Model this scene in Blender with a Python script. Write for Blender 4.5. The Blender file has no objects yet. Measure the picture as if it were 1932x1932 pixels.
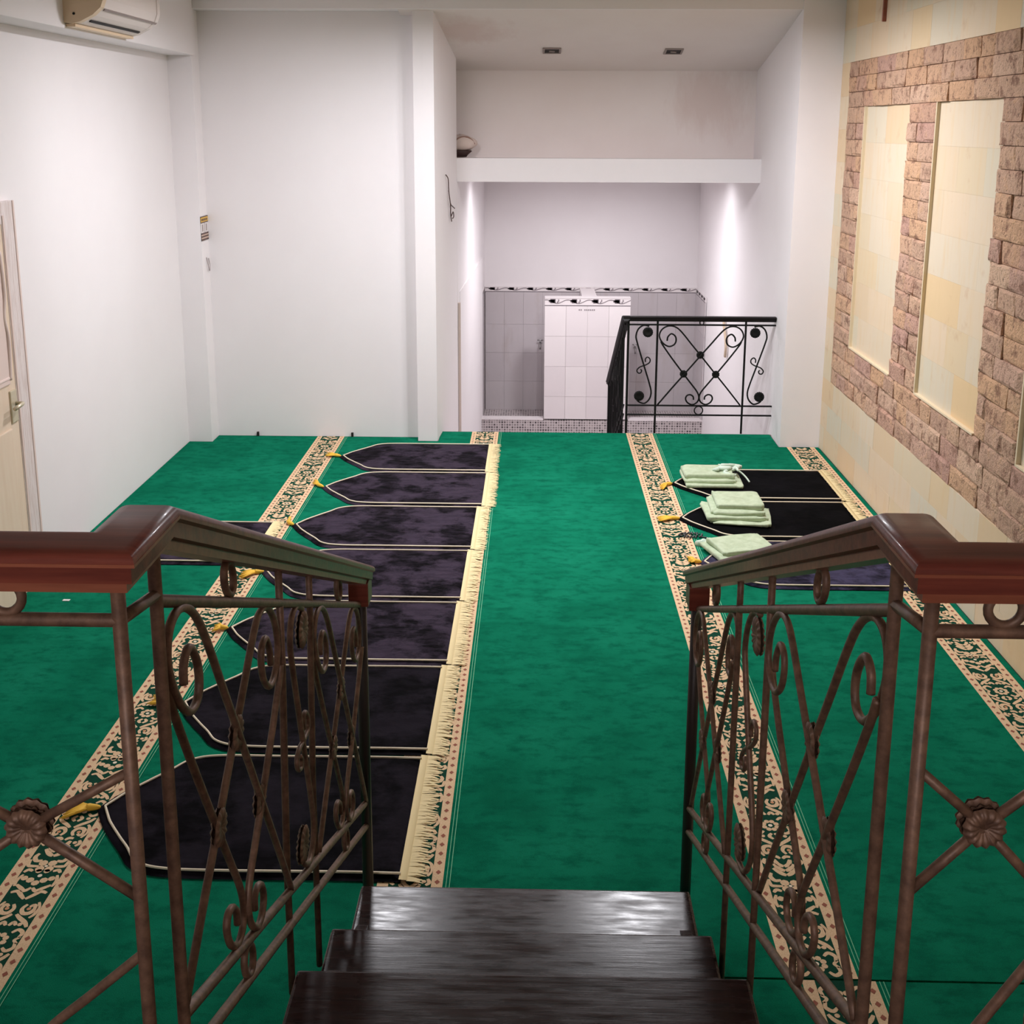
import bpy, bmesh, math, random
from mathutils import Vector, Matrix, noise
random.seed(7)
S = bpy.context.scene
COL = S.collection
PI = math.pi

# ------------------------------------------------------------------ camera
F, PX, PY = 2093.0, 966.0, 682.45
PITCH, YAW, ROLL, HCAM = (math.radians(a) for a in (11.967, 1.203, .218, 0)), 0, 0, 2.15
_p, _y, _r = math.radians(11.967), math.radians(1.203), math.radians(.218)
fw = Vector((-math.sin(_y)*math.cos(_p), math.cos(_y)*math.cos(_p), -math.sin(_p)))
rt = Vector((math.cos(_y), math.sin(_y), 0)); up = rt.cross(fw)
rt2 = rt*math.cos(_r) + up*math.sin(_r); up2 = -rt*math.sin(_r) + up*math.cos(_r)
cd = bpy.data.cameras.new('camera'); cam = bpy.data.objects.new('camera', cd); COL.objects.link(cam)
M = Matrix((rt2, up2, -fw)).transposed().to_4x4(); M.translation = (0, 0, HCAM); cam.matrix_world = M
cd.sensor_width = 36; cd.lens = 36*F/1932; cd.shift_y = -(966-PY)/1932; cd.clip_start = .02
S.camera = cam
# ------------------------------------------------------------------ world, exposure
W = bpy.data.worlds.new('world'); S.world = W; W.use_nodes = True
W.node_tree.nodes['Background'].inputs[0].default_value = (1, .95, .92, 1)
W.node_tree.nodes['Background'].inputs[1].default_value = .02
S.view_settings.view_transform = 'Standard'; S.view_settings.look = 'None'
S.view_settings.gamma = 1; S.view_settings.use_curve_mapping = False
S.view_settings.exposure = 0.2
S.cycles.use_denoising = True; S.cycles.max_bounces = 6; S.cycles.diffuse_bounces = 4; S.cycles.glossy_bounces = 2
S.cycles.use_adaptive_sampling = True; S.cycles.adaptive_threshold = .04; S.cycles.adaptive_min_samples = 16
S.cycles.caustics_reflective = False; S.cycles.caustics_refractive = False
# (x, y, z, watts, disc size, spread degrees, colour): room lamps, with added ones noted below
LAMPS = [(-.87, 5.80, 2.87, 39, .22, 178, (.965, .955, 1)), (.65, 5.80, 2.87, 37, .22, 178, (.965, .955, 1)),
         (.55, 6.32, 2.87, 22, .22, 178, (.965, .955, 1)), (-.30, -1.70, 2.87, 44, .25, 178, (1, .95, .95))]  # lamp nearest the alcove is added out of view to brighten it
LAMPS_LOW = [(-.24, 9.75, 1.735, 2.2, .22, 168, (.97, .96, 1)), (1.34, 9.75, 1.735, 2.2, .22, 168, (.97, .96, 1)), (.55, 9.9, 1.735, 24, .2, 168, (.97, .96, 1))]  # middle lamp is added, hidden behind the beam, to brighten the lower area

# ------------------------------------------------------------------ helpers
def link(o, parent=None):
    COL.objects.link(o)
    if parent is not None: o.parent = parent
    return o
class MB:
    def __init__(s, o=(0, 0, 0)): s.v = []; s.f = []; s.o = Vector(o); s.uv = None
    def add(s, vs, fs):
        n = len(s.v); s.v += [Vector(v)-s.o for v in vs]; s.f += [[i+n for i in f] for f in fs]; return s
    def box(s, a, b):
        x0, y0, z0 = a; x1, y1, z1 = b
        return s.add([(x0,y0,z0),(x1,y0,z0),(x1,y1,z0),(x0,y1,z0),(x0,y0,z1),(x1,y0,z1),(x1,y1,z1),(x0,y1,z1)],
                     [(0,3,2,1),(4,5,6,7),(0,1,5,4),(1,2,6,5),(2,3,7,6),(3,0,4,7)])
    def cbox(s, a, b, ch=.004):                       # box with chamfered edges
        bm = bmesh.new(); bmesh.ops.create_cube(bm, size=1)
        for v in bm.verts:
            v.co = Vector([(a[i]+b[i])/2 + v.co[i]*(b[i]-a[i]) for i in range(3)])
        bmesh.ops.bevel(bm, geom=list(bm.edges), offset=ch, segments=2, affect='EDGES', profile=.6)
        bm.verts.ensure_lookup_table()
        s.add([v.co.copy() for v in bm.verts], [[v.index for v in f.verts] for f in bm.faces]); bm.free(); return s
    def prism(s, poly, z0, z1):
        n = len(poly)
        vs = [(x, y, z0) for x, y in poly] + [(x, y, z1) for x, y in poly]
        return s.add(vs, [tuple(range(n))[::-1], tuple(range(n, 2*n))] + [(i, (i+1) % n, n+(i+1) % n, n+i) for i in range(n)])
    def tube(s, pts, r, seg=8, cap=True, flat=None):
        pts = [Vector(p) for p in pts]; n = len(pts); vs = []; fs = []
        t0 = (pts[1]-pts[0]).normalized()
        a = t0.orthogonal().normalized() if flat is None else Vector(flat)
        for i, p in enumerate(pts):
            t = (pts[min(i+1, n-1)]-pts[max(i-1, 0)]).normalized()
            a = (a - t*a.dot(t))
            a = a.normalized() if a.length > 1e-6 else t.orthogonal().normalized()
            b = t.cross(a)
            rr = r[i] if isinstance(r, (list, tuple)) else r
            for k in range(seg):
                g = 2*PI*k/seg
                vs.append(p + a*math.cos(g)*rr + b*math.sin(g)*rr)
        for i in range(n-1):
            for k in range(seg):
                k2 = (k+1) % seg
                fs.append((i*seg+k, i*seg+k2, (i+1)*seg+k2, (i+1)*seg+k))
        if cap:
            fs.append(tuple(range(seg))[::-1]); fs.append(tuple(range((n-1)*seg, n*seg)))
        return s.add(vs, fs)
    def ring(s, c, r, t, u, w, n=20, seg=8):           # torus, axes u and w
        u = Vector(u); w = Vector(w); c = Vector(c); nn = u.cross(w).normalized(); vs = []; fs = []
        for i in range(n):
            g = 2*PI*i/n; d = u*math.cos(g)+w*math.sin(g)
            for k in range(seg):
                h = 2*PI*k/seg; vs.append(c + d*r + d.normalized()*t*math.cos(h) + nn*t*math.sin(h))
        for i in range(n):
            for k in range(seg):
                fs.append((i*seg+k, ((i+1) % n)*seg+k, ((i+1) % n)*seg+(k+1) % seg, i*seg+(k+1) % seg))
        return s.add(vs, fs)
    def stroke(s, pts, w, z, closed=False):            # flat ribbon in the xy plane; w may be a list
        n = len(pts); vs = []; fs = []
        P = [Vector((p[0], p[1])) for p in pts]
        for i in range(n):
            if closed: t = P[(i+1) % n]-P[i-1]
            else: t = P[min(i+1, n-1)]-P[max(i-1, 0)]
            t = t.normalized() if t.length > 1e-9 else Vector((1, 0)); nn = Vector((-t.y, t.x))
            ww = (w[i] if isinstance(w, (list, tuple)) else w)/2
            a = P[i]+nn*ww; b = P[i]-nn*ww
            vs += [(a.x, a.y, z), (b.x, b.y, z)]
        for i in range(n if closed else n-1):
            j = (i+1) % n; fs.append((2*i+1, 2*j+1, 2*j, 2*i))
        return s.add(vs, fs)
    def disc(s, c, r, z, n=10, ry=None):
        ry = ry or r
        return s.add([(c[0]+r*math.cos(2*PI*i/n), c[1]+ry*math.sin(2*PI*i/n), z) for i in range(n)], [tuple(range(n))])
    def build(s, name, m, parent=None, smooth=False, angle=None):
        me = bpy.data.meshes.new(name); me.from_pydata([tuple(v) for v in s.v], [], s.f); me.update()
        if isinstance(m, (list, tuple)):
            for q in m: me.materials.append(q)
        elif m is not None: me.materials.append(m)
        if smooth:
            me.polygons.foreach_set('use_smooth', [True]*len(me.polygons))
            if angle is not None:
                try: me.set_sharp_from_angle(angle=math.radians(angle))
                except Exception: pass
        return link(bpy.data.objects.new(name, me), parent)
def empty(name, loc=(0, 0, 0), parent=None):
    o = bpy.data.objects.new(name, None); o.location = loc; o.empty_display_size = .1; return link(o, parent)
def tag(o, label, cat, group=None, kind=None):
    o['label'] = label; o['category'] = cat
    if group: o['group'] = group
    if kind: o['kind'] = kind
    return o
def catmull(P, n=6, closed=False):
    P = [Vector(p) for p in P]; out = []; N = len(P)
    for i in range(N if closed else N-1):
        if closed: a, b, c, d = P[i-1], P[i], P[(i+1) % N], P[(i+2) % N]
        else: a, b, c, d = P[max(i-1, 0)], P[i], P[i+1], P[min(i+2, N-1)]
        for k in range(n):
            t = k/n
            out.append(.5*((2*b)+(c-a)*t+(2*a-5*b+4*c-d)*t*t+(3*b-a-3*c+d)*t**3))
    if not closed: out.append(P[-1].copy())
    return out
def nz(x, y=0, z=0, s=1.): return noise.noise(Vector((x*s, y*s, z*s)))

# ------------------------------------------------------------------ materials
def srgb(r, g, b):
    f = lambda c: (c/255/12.92 if c/255 <= .04045 else ((c/255+.055)/1.055)**2.4)
    return (f(r), f(g), f(b), 1)
class Mat:
    def __init__(s, name):
        s.m = bpy.data.materials.new(name); s.m.use_nodes = True; s.t = s.m.node_tree; s.b = s.t.nodes['Principled BSDF']
    def n(s, typ, **kw):
        q = s.t.nodes.new(typ)
        for k, v in kw.items(): setattr(q, k, v)
        return q
    def l(s, a, b): s.t.links.new(a, b)
    def set(s, **kw):
        for k, v in kw.items():
            s.b.inputs[k.replace('_', ' ')].default_value = v
        return s
    def coord(s, kind='Object', scale=(1, 1, 1)):
        tc = s.n('ShaderNodeTexCoord'); mp = s.n('ShaderNodeMapping'); mp.inputs['Scale'].default_value = scale
        s.l(tc.outputs[kind], mp.inputs[0]); return mp.outputs[0]
    def geo(s, scale=(1, 1, 1)):                       # world position
        g = s.n('ShaderNodeNewGeometry'); mp = s.n('ShaderNodeMapping'); mp.inputs['Scale'].default_value = scale
        s.l(g.outputs['Position'], mp.inputs[0]); return mp.outputs[0]
    def noise(s, vec, scale, detail=4, rough=.55):
        q = s.n('ShaderNodeTexNoise'); q.inputs['Scale'].default_value = scale
        q.inputs['Detail'].default_value = detail; q.inputs['Roughness'].default_value = rough
        s.l(vec, q.inputs['Vector']); return q.outputs['Fac']
    def ramp(s, fac, stops):
        q = s.n('ShaderNodeValToRGB'); e = q.color_ramp.elements
        e[0].position, e[0].color = stops[0]; e[1].position, e[1].color = stops[-1]
        for p, c in stops[1:-1]:
            k = e.new(p); k.color = c
        s.l(fac, q.inputs[0]); return q.outputs[0]
    def mix(s, fac, a, b, mode='MIX'):
        q = s.n('ShaderNodeMix', data_type='RGBA', blend_type=mode)
        for v, i in ((fac, 0), (a, 6), (b, 7)):
            if isinstance(v, (int, float, tuple)): q.inputs[i].default_value = v
            else: s.l(v, q.inputs[i])
        return q.outputs[2]
    def col(s, c):
        if isinstance(c, tuple): s.b.inputs['Base Color'].default_value = c
        else: s.l(c, s.b.inputs['Base Color'])
        return s
    def bump(s, h, strength=.3, dist=.01):
        q = s.n('ShaderNodeBump'); q.inputs['Strength'].default_value = strength; q.inputs['Distance'].default_value = dist
        s.l(h, q.inputs['Height']); s.l(q.outputs[0], s.b.inputs['Normal']); return s
    def rand(s): return s.n('ShaderNodeObjectInfo').outputs['Random']
def plain(name, c, rough=.6, **kw):
    q = Mat(name).col(c).set(Roughness=rough)
    for k, v in kw.items(): q.b.inputs[k.replace('_', ' ')].default_value = v
    return q.m
def plaster(name, c1, c2, stain=None):
    q = Mat(name); v = q.geo()
    f = q.noise(v, 1.3, 5, .6)
    c = q.ramp(f, [(.3, c1), (.7, c2)])
    if stain:                                           # damp patches with ragged edges
        g = q.noise(v, 2.2, 6, .65); c = q.mix(q.ramp(g, [(.60, (0, 0, 0, 1)), (.72, (.5, .5, .5, 1))]), c, stain)
    q.col(c).set(Roughness=.75); q.bump(q.noise(v, 60, 3), .06, .004); return q.m
WHITE = plaster('white_plaster', srgb(240, 234, 235), srgb(244, 239, 240))
WHITE2 = plaster('stained_plaster', srgb(232, 220, 216), srgb(238, 228, 225), srgb(206, 180, 170))
def stained(name, centre, rad):                         # one ragged pinkish damp patch
    q = Mat(name); v = q.geo(); f = q.noise(v, 1.3, 5, .6); c = q.ramp(f, [(.3, srgb(232, 220, 216)), (.7, srgb(238, 228, 225))])
    d = q.n('ShaderNodeVectorMath', operation='DISTANCE'); d.inputs[1].default_value = centre; q.l(v, d.inputs[0])
    n = q.noise(q.geo((2.2, 1, .7)), 4, 6, .65); a = q.n('ShaderNodeMath', operation='MULTIPLY_ADD'); a.inputs[1].default_value = -1/rad; a.inputs[2].default_value = .56
    q.l(d.outputs['Value'], a.inputs[0]); t = q.n('ShaderNodeMath', operation='ADD'); q.l(a.outputs[0], t.inputs[0]); q.l(n, t.inputs[1])
    c = q.mix(q.ramp(t.outputs[0], [(.42, (0, 0, 0, 1)), (.80, (.5, .5, .5, 1))]), c, srgb(214, 190, 183))
    q.col(c).set(Roughness=.75); q.bump(q.noise(v, 60, 3), .06, .004); return q.m
WHITE3 = stained('niche_plaster', (1.36, 8.88, 2.38), .55)
WHITE4 = stained('alcove_ceiling_plaster', (-.50, 7.9, 2.8), .55)
CEIL = plaster('ceiling_paint', srgb(238, 230, 228), srgb(243, 236, 234))

q = Mat('green_carpet'); v = q.geo()
f = q.noise(v, 2.6, 6, .62); f2 = q.noise(q.geo((1, 3.2, 1)), 3.2, 5, .6); f3 = q.noise(v, 420, 2)
c = q.ramp(f, [(.32, srgb(14, 98, 72)), (.5, srgb(20, 120, 90)), (.7, srgb(28, 134, 102))])
c = q.mix(q.ramp(f2, [(.56, (0, 0, 0, 1)), (.72, (.55, .55, .55, 1))]), c, srgb(10, 78, 58))
f4 = q.noise(q.geo((1, 1.8, 1)), 11, 6, .7)
c = q.mix(q.ramp(f4, [(.47, (0, 0, 0, 1)), (.66, (.8, .8, .8, 1))]), c, srgb(9, 78, 59))
c = q.mix(.35, c, q.ramp(f3, [(.35, srgb(10, 74, 54)), (.65, srgb(26, 128, 96))]))
q.col(c).set(Roughness=1, Specular_IOR_Level=0); q.bump(f3, .35, .004); GREEN = q.m
q = Mat('carpet_ground'); f3 = q.noise(q.geo(), 420, 2)
q.col(q.ramp(f3, [(.3, srgb(14, 56, 42)), (.7, srgb(20, 74, 56))])).set(Roughness=.95, Specular_IOR_Level=.1); GROUND = q.m
q = Mat('carpet_cream'); f3 = q.noise(q.geo(), 300, 2)
q.col(q.ramp(f3, [(.3, srgb(214, 180, 142)), (.7, srgb(234, 204, 168))])).set(Roughness=.95, Specular_IOR_Level=.1); CREAMY = q.m
CDIA = plain('carpet_rust', srgb(150, 88, 70), .95)
CPINK = plain('carpet_tan', srgb(206, 150, 110), .95)
CLINE = plain('carpet_pale_line', srgb(120, 190, 150), .95)
EDGE = plain('carpet_dark_edge', srgb(12, 40, 32), .95)

def plush(name, lo, hi, sheen=.10):
    q = Mat(name); v = q.geo(); w = q.n('ShaderNodeMapping'); 
    f = q.noise(v, 4.2, 8, .66); g = q.noise(q.geo((1, 2.5, 1)), 13, 6, .65)
    m = q.mix(.28, q.ramp(f, [(.45, (0, 0, 0, 1)), (.55, (1, 1, 1, 1))]), q.ramp(g, [(.44, (0, 0, 0, 1)), (.57, (1, 1, 1, 1))]))
    q.col(q.mix(m, lo, hi)).set(Roughness=.8, Sheen_Weight=sheen, Sheen_Roughness=.35, Specular_IOR_Level=.03)
    q.b.inputs['Sheen Tint'].default_value = (.75, .7, .85, 1)
    q.bump(q.noise(v, 14, 5), .5, .01); return q.m
PLUSH = plush('charcoal_plush', srgb(9, 7, 10), srgb(60, 51, 64), .04)
PLUSHB = plush('black_plush', srgb(4, 4, 5), srgb(12, 11, 14), .0)
PLUSHN = plush('navy_plush', srgb(18, 17, 28), srgb(66, 62, 86))
PIPE = plain('cream_piping', srgb(236, 222, 196), .6)
FRINGE = plain('cream_fringe', srgb(240, 220, 168), .8)
YEL = plain('yellow_tassel', srgb(240, 190, 62), .7)

q = Mat('lacquered_wood'); v = q.geo((1, 14, 14)); f = q.noise(v, 4, 6, .6)
q.col(q.ramp(f, [(.3, srgb(96, 46, 38)), (.7, srgb(132, 68, 54))])).set(Roughness=.32, Coat_Weight=.10, Coat_Roughness=.08, Specular_IOR_Level=.12)
q.bump(f, .08, .004); WOOD = q.m
q = Mat('redder_wood'); v = q.geo((1, 14, 14)); f = q.noise(v, 4, 6, .6)
q.col(q.ramp(f, [(.3, srgb(126, 66, 46)), (.7, srgb(160, 92, 66))])).set(Roughness=.35); WOODR = q.m
q = Mat('stair_wood'); f = q.noise(q.geo((1.5, 26, 26)), 3, 6, .6); g = q.noise(q.geo(), 30, 4)
q.col(q.ramp(f, [(.3, srgb(34, 21, 20)), (.7, srgb(52, 33, 30))])).set(Specular_IOR_Level=.22)
q.l(q.ramp(q.noise(q.geo((2, 12, 12)), 5, 5), [(.3, (.17, .17, .17, 1)), (.7, (.34, .34, .34, 1))]), q.b.inputs['Roughness'])
q.bump(f, .15, .002); STAIR = q.m
STAIRE = plain('pale_stair_edge', srgb(120, 88, 72), .5)
q = Mat('brown_iron'); f = q.noise(q.geo(), 45, 5, .65)
q.col(q.ramp(f, [(.35, srgb(96, 71, 58)), (.7, srgb(138, 105, 85))])).set(Roughness=.48, Metallic=.25); q.bump(f, .15, .002); IRON = q.m
BLACK = plain('black_iron', srgb(8, 7, 7), .6, Specular_IOR_Level=.25)
NEWEL = plain('dark_newel_iron', srgb(44, 33, 30), .45)
BLACKW = plain('black_rail_wood', srgb(16, 11, 12), .5, Specular_IOR_Level=.25)

q = Mat('rough_stone'); r = q.rand(); v = q.geo()
c = q.ramp(r, [(0, srgb(206, 166, 142)), (.3, srgb(220, 180, 152)), (.55, srgb(226, 180, 142)), (.8, srgb(206, 162, 146)), (1, srgb(232, 194, 164))])
f = q.noise(v, 16, 7, .7); g = q.noise(v, 55, 5, .7)
c = q.mix(q.ramp(f, [(.36, (.85, .85, .85, 1)), (.48, (0, 0, 0, 1))]), c, srgb(146, 104, 84))
c = q.mix(q.ramp(f, [(.56, (0, 0, 0, 1)), (.74, (.7, .7, .7, 1))]), c, srgb(232, 184, 138))
c = q.mix(q.ramp(g, [(.32, (.9, .9, .9, 1)), (.41, (0, 0, 0, 1))]), c, srgb(96, 62, 50))
q.col(c).set(Roughness=.9); q.bump(q.mix(.5, f, g), 1.0, .03); STONE = q.m
q = Mat('sandstone'); r = q.rand(); v = q.geo((1, 9, 1.4)); v2 = q.geo((1, 1, 5))
c = q.ramp(r, [(0, srgb(222, 194, 158)), (.25, srgb(222, 206, 182)), (.5, srgb(226, 202, 172)), (.72, srgb(214, 205, 184)), (1, srgb(228, 196, 150))])
f = q.noise(v, 2.5, 5, .6); g = q.noise(q.geo(), 7, 6, .6)
c = q.mix(q.ramp(f, [(.5, (0, 0, 0, 1)), (.75, (.55, .55, .55, 1))]), c, srgb(222, 192, 146))
c = q.mix(q.ramp(g, [(.62, (0, 0, 0, 1)), (.78, (.5, .5, .5, 1))]), c, srgb(196, 154, 116))
q.col(c).set(Roughness=.7); q.bump(f, .08, .004); SAND = q.m
SANDW = plain('sandstone_grout', srgb(226, 208, 176), .85)
MORTAR = plain('brick_mortar', srgb(140, 106, 86), .95)

def tile(name, c1, c2, dirt=None):
    q = Mat(name); r = q.rand(); f = q.noise(q.geo((1, 1, .4)), 6, 5)
    c = q.mix(r, c1, c2)
    if dirt:
        c = q.mix(q.ramp(f, [(.55, (0, 0, 0, 1)), (.8, (.6, .6, .6, 1))]), c, dirt)
    q.col(c).set(Roughness=.22); return q.m
TILEW = tile('white_tile', srgb(226, 217, 218), srgb(232, 224, 224))
TILEG = tile('grey_tile', srgb(196, 188, 191), srgb(202, 194, 196), srgb(180, 166, 160))
GROUT = plain('tile_grout', srgb(238, 232, 230), .8)
GROUTG = plain('grey_grout', srgb(150, 142, 142), .8)
DECOR = plain('decor_ink', srgb(92, 82, 88), .4)
DECORL = plain('decor_grey', srgb(140, 130, 134), .4)
q = Mat('mosaic'); v = q.geo()
br = q.n('ShaderNodeTexBrick'); br.offset = 0; br.inputs['Scale'].default_value = 1
for k, val in (('Mortar Size', .004), ('Brick Width', .026), ('Row Height', .026), ('Bias', 0)): br.inputs[k].default_value = val
br.inputs['Color1'].default_value = srgb(70, 62, 64); br.inputs['Color2'].default_value = srgb(176, 164, 164); br.inputs['Mortar'].default_value = srgb(208, 198, 198)
sx = q.n('ShaderNodeSeparateXYZ'); cx = q.n('ShaderNodeCombineXYZ'); ad = q.n('ShaderNodeMath', operation='ADD')
q.l(v, sx.inputs[0]); q.l(sx.outputs[0], cx.inputs[0]); q.l(sx.outputs[1], ad.inputs[0]); q.l(sx.outputs[2], ad.inputs[1]); q.l(ad.outputs[0], cx.inputs[1])
q.l(cx.outputs[0], br.inputs['Vector']); q.col(br.outputs['Color']).set(Roughness=.35); MOSAIC = q.m

q = Mat('sage_cloth'); f = q.noise(q.geo(), 26, 5, .6)
q.col(q.ramp(f, [(.35, srgb(172, 188, 154)), (.65, srgb(194, 208, 178))])).set(Roughness=.85, Sheen_Weight=.2); q.bump(f, .35, .006); SAGE = q.m
LACE = plain('white_lace', srgb(206, 222, 206), .8)
BEAD = plain('black_bead', srgb(18, 16, 18), .4)
ACW = plain('air_conditioner_white', srgb(226, 214, 208), .45)
ACY = plain('aged_plastic', srgb(226, 200, 168), .45)
DARK = plain('dark_slot', srgb(22, 16, 15), .7)
GREYL = plain('grey_line', srgb(150, 136, 132), .6)
q = Mat('door_paint'); f = q.noise(q.geo((1, 9, 1)), 3, 5)
q.col(q.ramp(f, [(.3, srgb(232, 208, 184)), (.7, srgb(238, 218, 196))])).set(Roughness=.5); DOOR = q.m
q = Mat('door_pink_panel'); q.col(srgb(234, 212, 204)).set(Roughness=.5); DOORP = q.m
q = Mat('jamb_whitewash'); f = q.noise(q.geo((1, 40, 2)), 3, 6, .7)
q.col(q.ramp(f, [(.35, srgb(208, 188, 182)), (.55, srgb(234, 222, 220))])).set(Roughness=.6); JAMB = q.m
JAMBP = plain('jamb_pink_edge', srgb(228, 206, 198), .55)
BRASS = plain('pale_metal', srgb(216, 204, 178), .35, Metallic=.4)
CHROME = plain('chrome', srgb(170, 168, 168), .25, Metallic=.9)
WIRE = plain('dark_wire', srgb(92, 74, 70), .6)
BUNDLE = plaster('white_bundle', srgb(206, 186, 176), srgb(226, 210, 202))
BROWN = plain('dark_brown_base', srgb(58, 34, 30), .6)
SIGNY = plain('sign_yellow', srgb(224, 178, 78), .5); SIGNW = plain('sign_white', srgb(228, 220, 220), .5); SIGNB = plain('sign_brown', srgb(84, 58, 52), .5)
BEIGE = plain('beige_cloth', srgb(206, 184, 160), .85)
LAMPRIM = plain('lamp_rim', srgb(230, 230, 230), .4)
PAPER = plain('paper_scrap', srgb(226, 226, 222), .8)
SOFF = plaster('soffit_paint', srgb(238, 230, 229), srgb(243, 236, 235))

# ------------------------------------------------------------------ room shell
CZ = 2.955
def struct(name, mb, m, label, cat='wall'):
    return tag(mb.build(name, m), label, cat, kind='structure')
struct('floor', MB().box((-2.6, -2.6, -.25), (2.15, 7.70, -.010)), plain('floor_slab', srgb(120, 112, 108), .8), 'concrete floor slab beneath the green carpets', 'floor')
struct('wall_left', MB().box((-2.6, -2.6, -.05), (-2.4, 7.75, CZ)), WHITE, 'white plaster wall on the left with door and air conditioner')
struct('wall_back', MB().box((-2.5, 7.55, -.05), (-.76, 7.75, CZ)), WHITE, 'white back wall left of the alcove')
struct('wall_pilaster_left', MB().box((-2.4, 7.39, -.01), (-2.24, 7.56, CZ)), WHITE, 'narrow white pilaster in the far left corner', 'pilaster')
struct('wall_pier_alcove', MB().prism([(-.81, 7.455), (-.675, 7.455), (-.606, 8.55), (-.81, 8.55)], -1.1, CZ), WHITE, 'white pier and side wall at the left of the alcove', 'pier')
struct('wall_pillar_right', MB().prism([(1.69, 7.39), (2.1, 7.39), (2.1, 9.6), (1.70, 9.6), (1.70, 8.0)], -1.1, CZ), WHITE, 'white pillar between alcove and stone wall', 'pillar')
struct('trim_1', MB().cbox((-2.4, -2.6, 2.594), (-2.22, 7.40, CZ), .004), WHITE, 'white ceiling beam along the left wall', 'beam')
struct('trim_2', MB().cbox((-2.3, 7.40, 2.885), (1.72, 7.60, CZ), .003), WHITE, 'white lintel beam over back wall and alcove', 'beam')
struct('ceiling', MB().box((-2.6, -2.6, CZ), (2.15, 7.62, CZ+.12)), CEIL, 'white ceiling of the prayer room', 'ceiling')
struct('wall_behind', MB().box((-2.6, -2.7, -.05), (2.15, -2.5, CZ)), WHITE, 'white wall behind the raised platform')
# alcove: sloping ceiling, niche, landing slab, lower walls
zs = lambda y: 2.886 - .2125*(y-7.42)
m = MB(); m.add([(-.9, 7.42, zs(7.42)), (1.72, 7.42, zs(7.42)), (1.72, 8.95, zs(8.95)), (-.9, 8.95, zs(8.95)),
                 (-.9, 7.42, CZ+.1), (1.72, 7.42, CZ+.1), (1.72, 8.95, CZ+.1), (-.9, 8.95, CZ+.1)],
                [(0, 3, 2, 1), (4, 5, 6, 7), (0, 1, 5, 4), (1, 2, 6, 5), (2, 3, 7, 6), (3, 0, 4, 7)])
struct('ceiling_alcove', m, WHITE4, 'sloping white ceiling of the alcove with faint damp stains', 'ceiling')
struct('wall_niche', MB().box((-1.1, 8.88, 1.80), (1.72, 9.05, 2.62)), WHITE3, 'stained back wall of the niche above the ledge')
struct('wall_niche_side', MB().box((-1.2, 8.5, 1.80), (-1.05, 9.05, 2.7)), WHITE2, 'left end wall of the niche, hidden behind the pier')
struct('trim_3', MB().box((-1.1, 8.55, 1.738), (1.72, 8.72, 1.915)), WHITE, 'white ledge beam across the alcove', 'beam')
struct('ceiling_landing', MB().box((-1.1, 8.70, 1.745), (1.75, 11.75, 1.91)), SOFF, 'white soffit over the lower washing area', 'ceiling')
struct('wall_alcove_left', MB().prism([(-.604, 8.55), (-.535, 11.56), (-.8, 11.56), (-.8, 8.55)], -1.1, 1.75), WHITE, 'white left wall of the lower washing area')
struct('wall_alcove_right', MB().prism([(1.70, 8.0), (1.90, 8.0), (1.90, 11.6), (1.69, 11.56)], -1.1, 1.75), WHITE, 'white right wall of the lower washing area')
struct('wall_wainscot', MB().prism([(-.596, 8.70), (-.528, 11.0), (-.55, 11.0), (-.62, 8.70)], -1.1, .87), WHITE, 'slightly thicker lower part of the washing area left wall')
struct('trim_4', MB().box((-.602, 8.555, -1.05), (-.585, 8.60, .80)), plain('jamb_strip', srgb(206, 190, 180), .7), 'thin vertical strip at the pier edge', 'trim')
struct('wall_far', MB().box((-.9, 11.56, -1.1), (1.95, 11.75, 1.80)), WHITE, 'white far wall above the washing stalls')
struct('floor_lower', MB().box((-.9, 7.70, -1.25), (1.9, 11.75, -1.05)), MOSAIC, 'mosaic floor of the sunken washing area', 'floor')
for i in range(6):                                       # flight going down behind the floor edge
    y0 = 7.72+.28*i
    struct('floor_step', MB().box((-.68, y0, -1.05), (.60, y0+.285, -.175*(i+1))), TILEG, 'grey tiled step down to the washing area, number %s from the top' % ['first', 'second', 'third', 'fourth', 'fifth', 'sixth'][i], 'step')
struct('trim_5', MB().box((-.69, 7.69, -1.05), (1.70, 7.715, -.004)), plain('slab_edge', srgb(120, 110, 104), .7), 'tiled edge of the floor at the stairwell', 'trim')

# ------------------------------------------------------------------ lamps
def downlight(x, y, z, watts, size, spread, colr, label):
    e = tag(empty('downlight', (x, y, z)), label, 'lamp', 'round ceiling lamps')
    m = MB(); m.ring((0, 0, 0), size/2+.012, .008, (1, 0, 0), (0, 1, 0), 28, 8); m.build('rim', LAMPRIM, e, True)
    if z > 2: MB().tube([(0, 0, .002), (0, 0, CZ-z-.001)], size/2+.004, 28).build('lamp_body', LAMPRIM, e, True, 40)
    ld = bpy.data.lights.new('bulb', 'AREA'); ld.shape = 'DISK'; ld.size = size; ld.energy = watts; ld.color = colr; ld.spread = math.radians(spread)
    lo = bpy.data.objects.new('bulb', ld); lo.location = (0, 0, -.004); link(lo, e)
for i, L in enumerate(LAMPS): downlight(*L, ['round ceiling lamp over the left row of mats', 'round ceiling lamp over the middle runner', 'added unseen ceiling lamp brightening the alcove', 'round ceiling lamp over the raised platform'][i])
for i, L in enumerate(LAMPS_LOW): downlight(*L, ['small lamp under the soffit by the left alcove wall', 'small lamp under the soffit by the right alcove wall', 'added hidden lamp in the middle of the soffit, brightening the washing area'][i])

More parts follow.
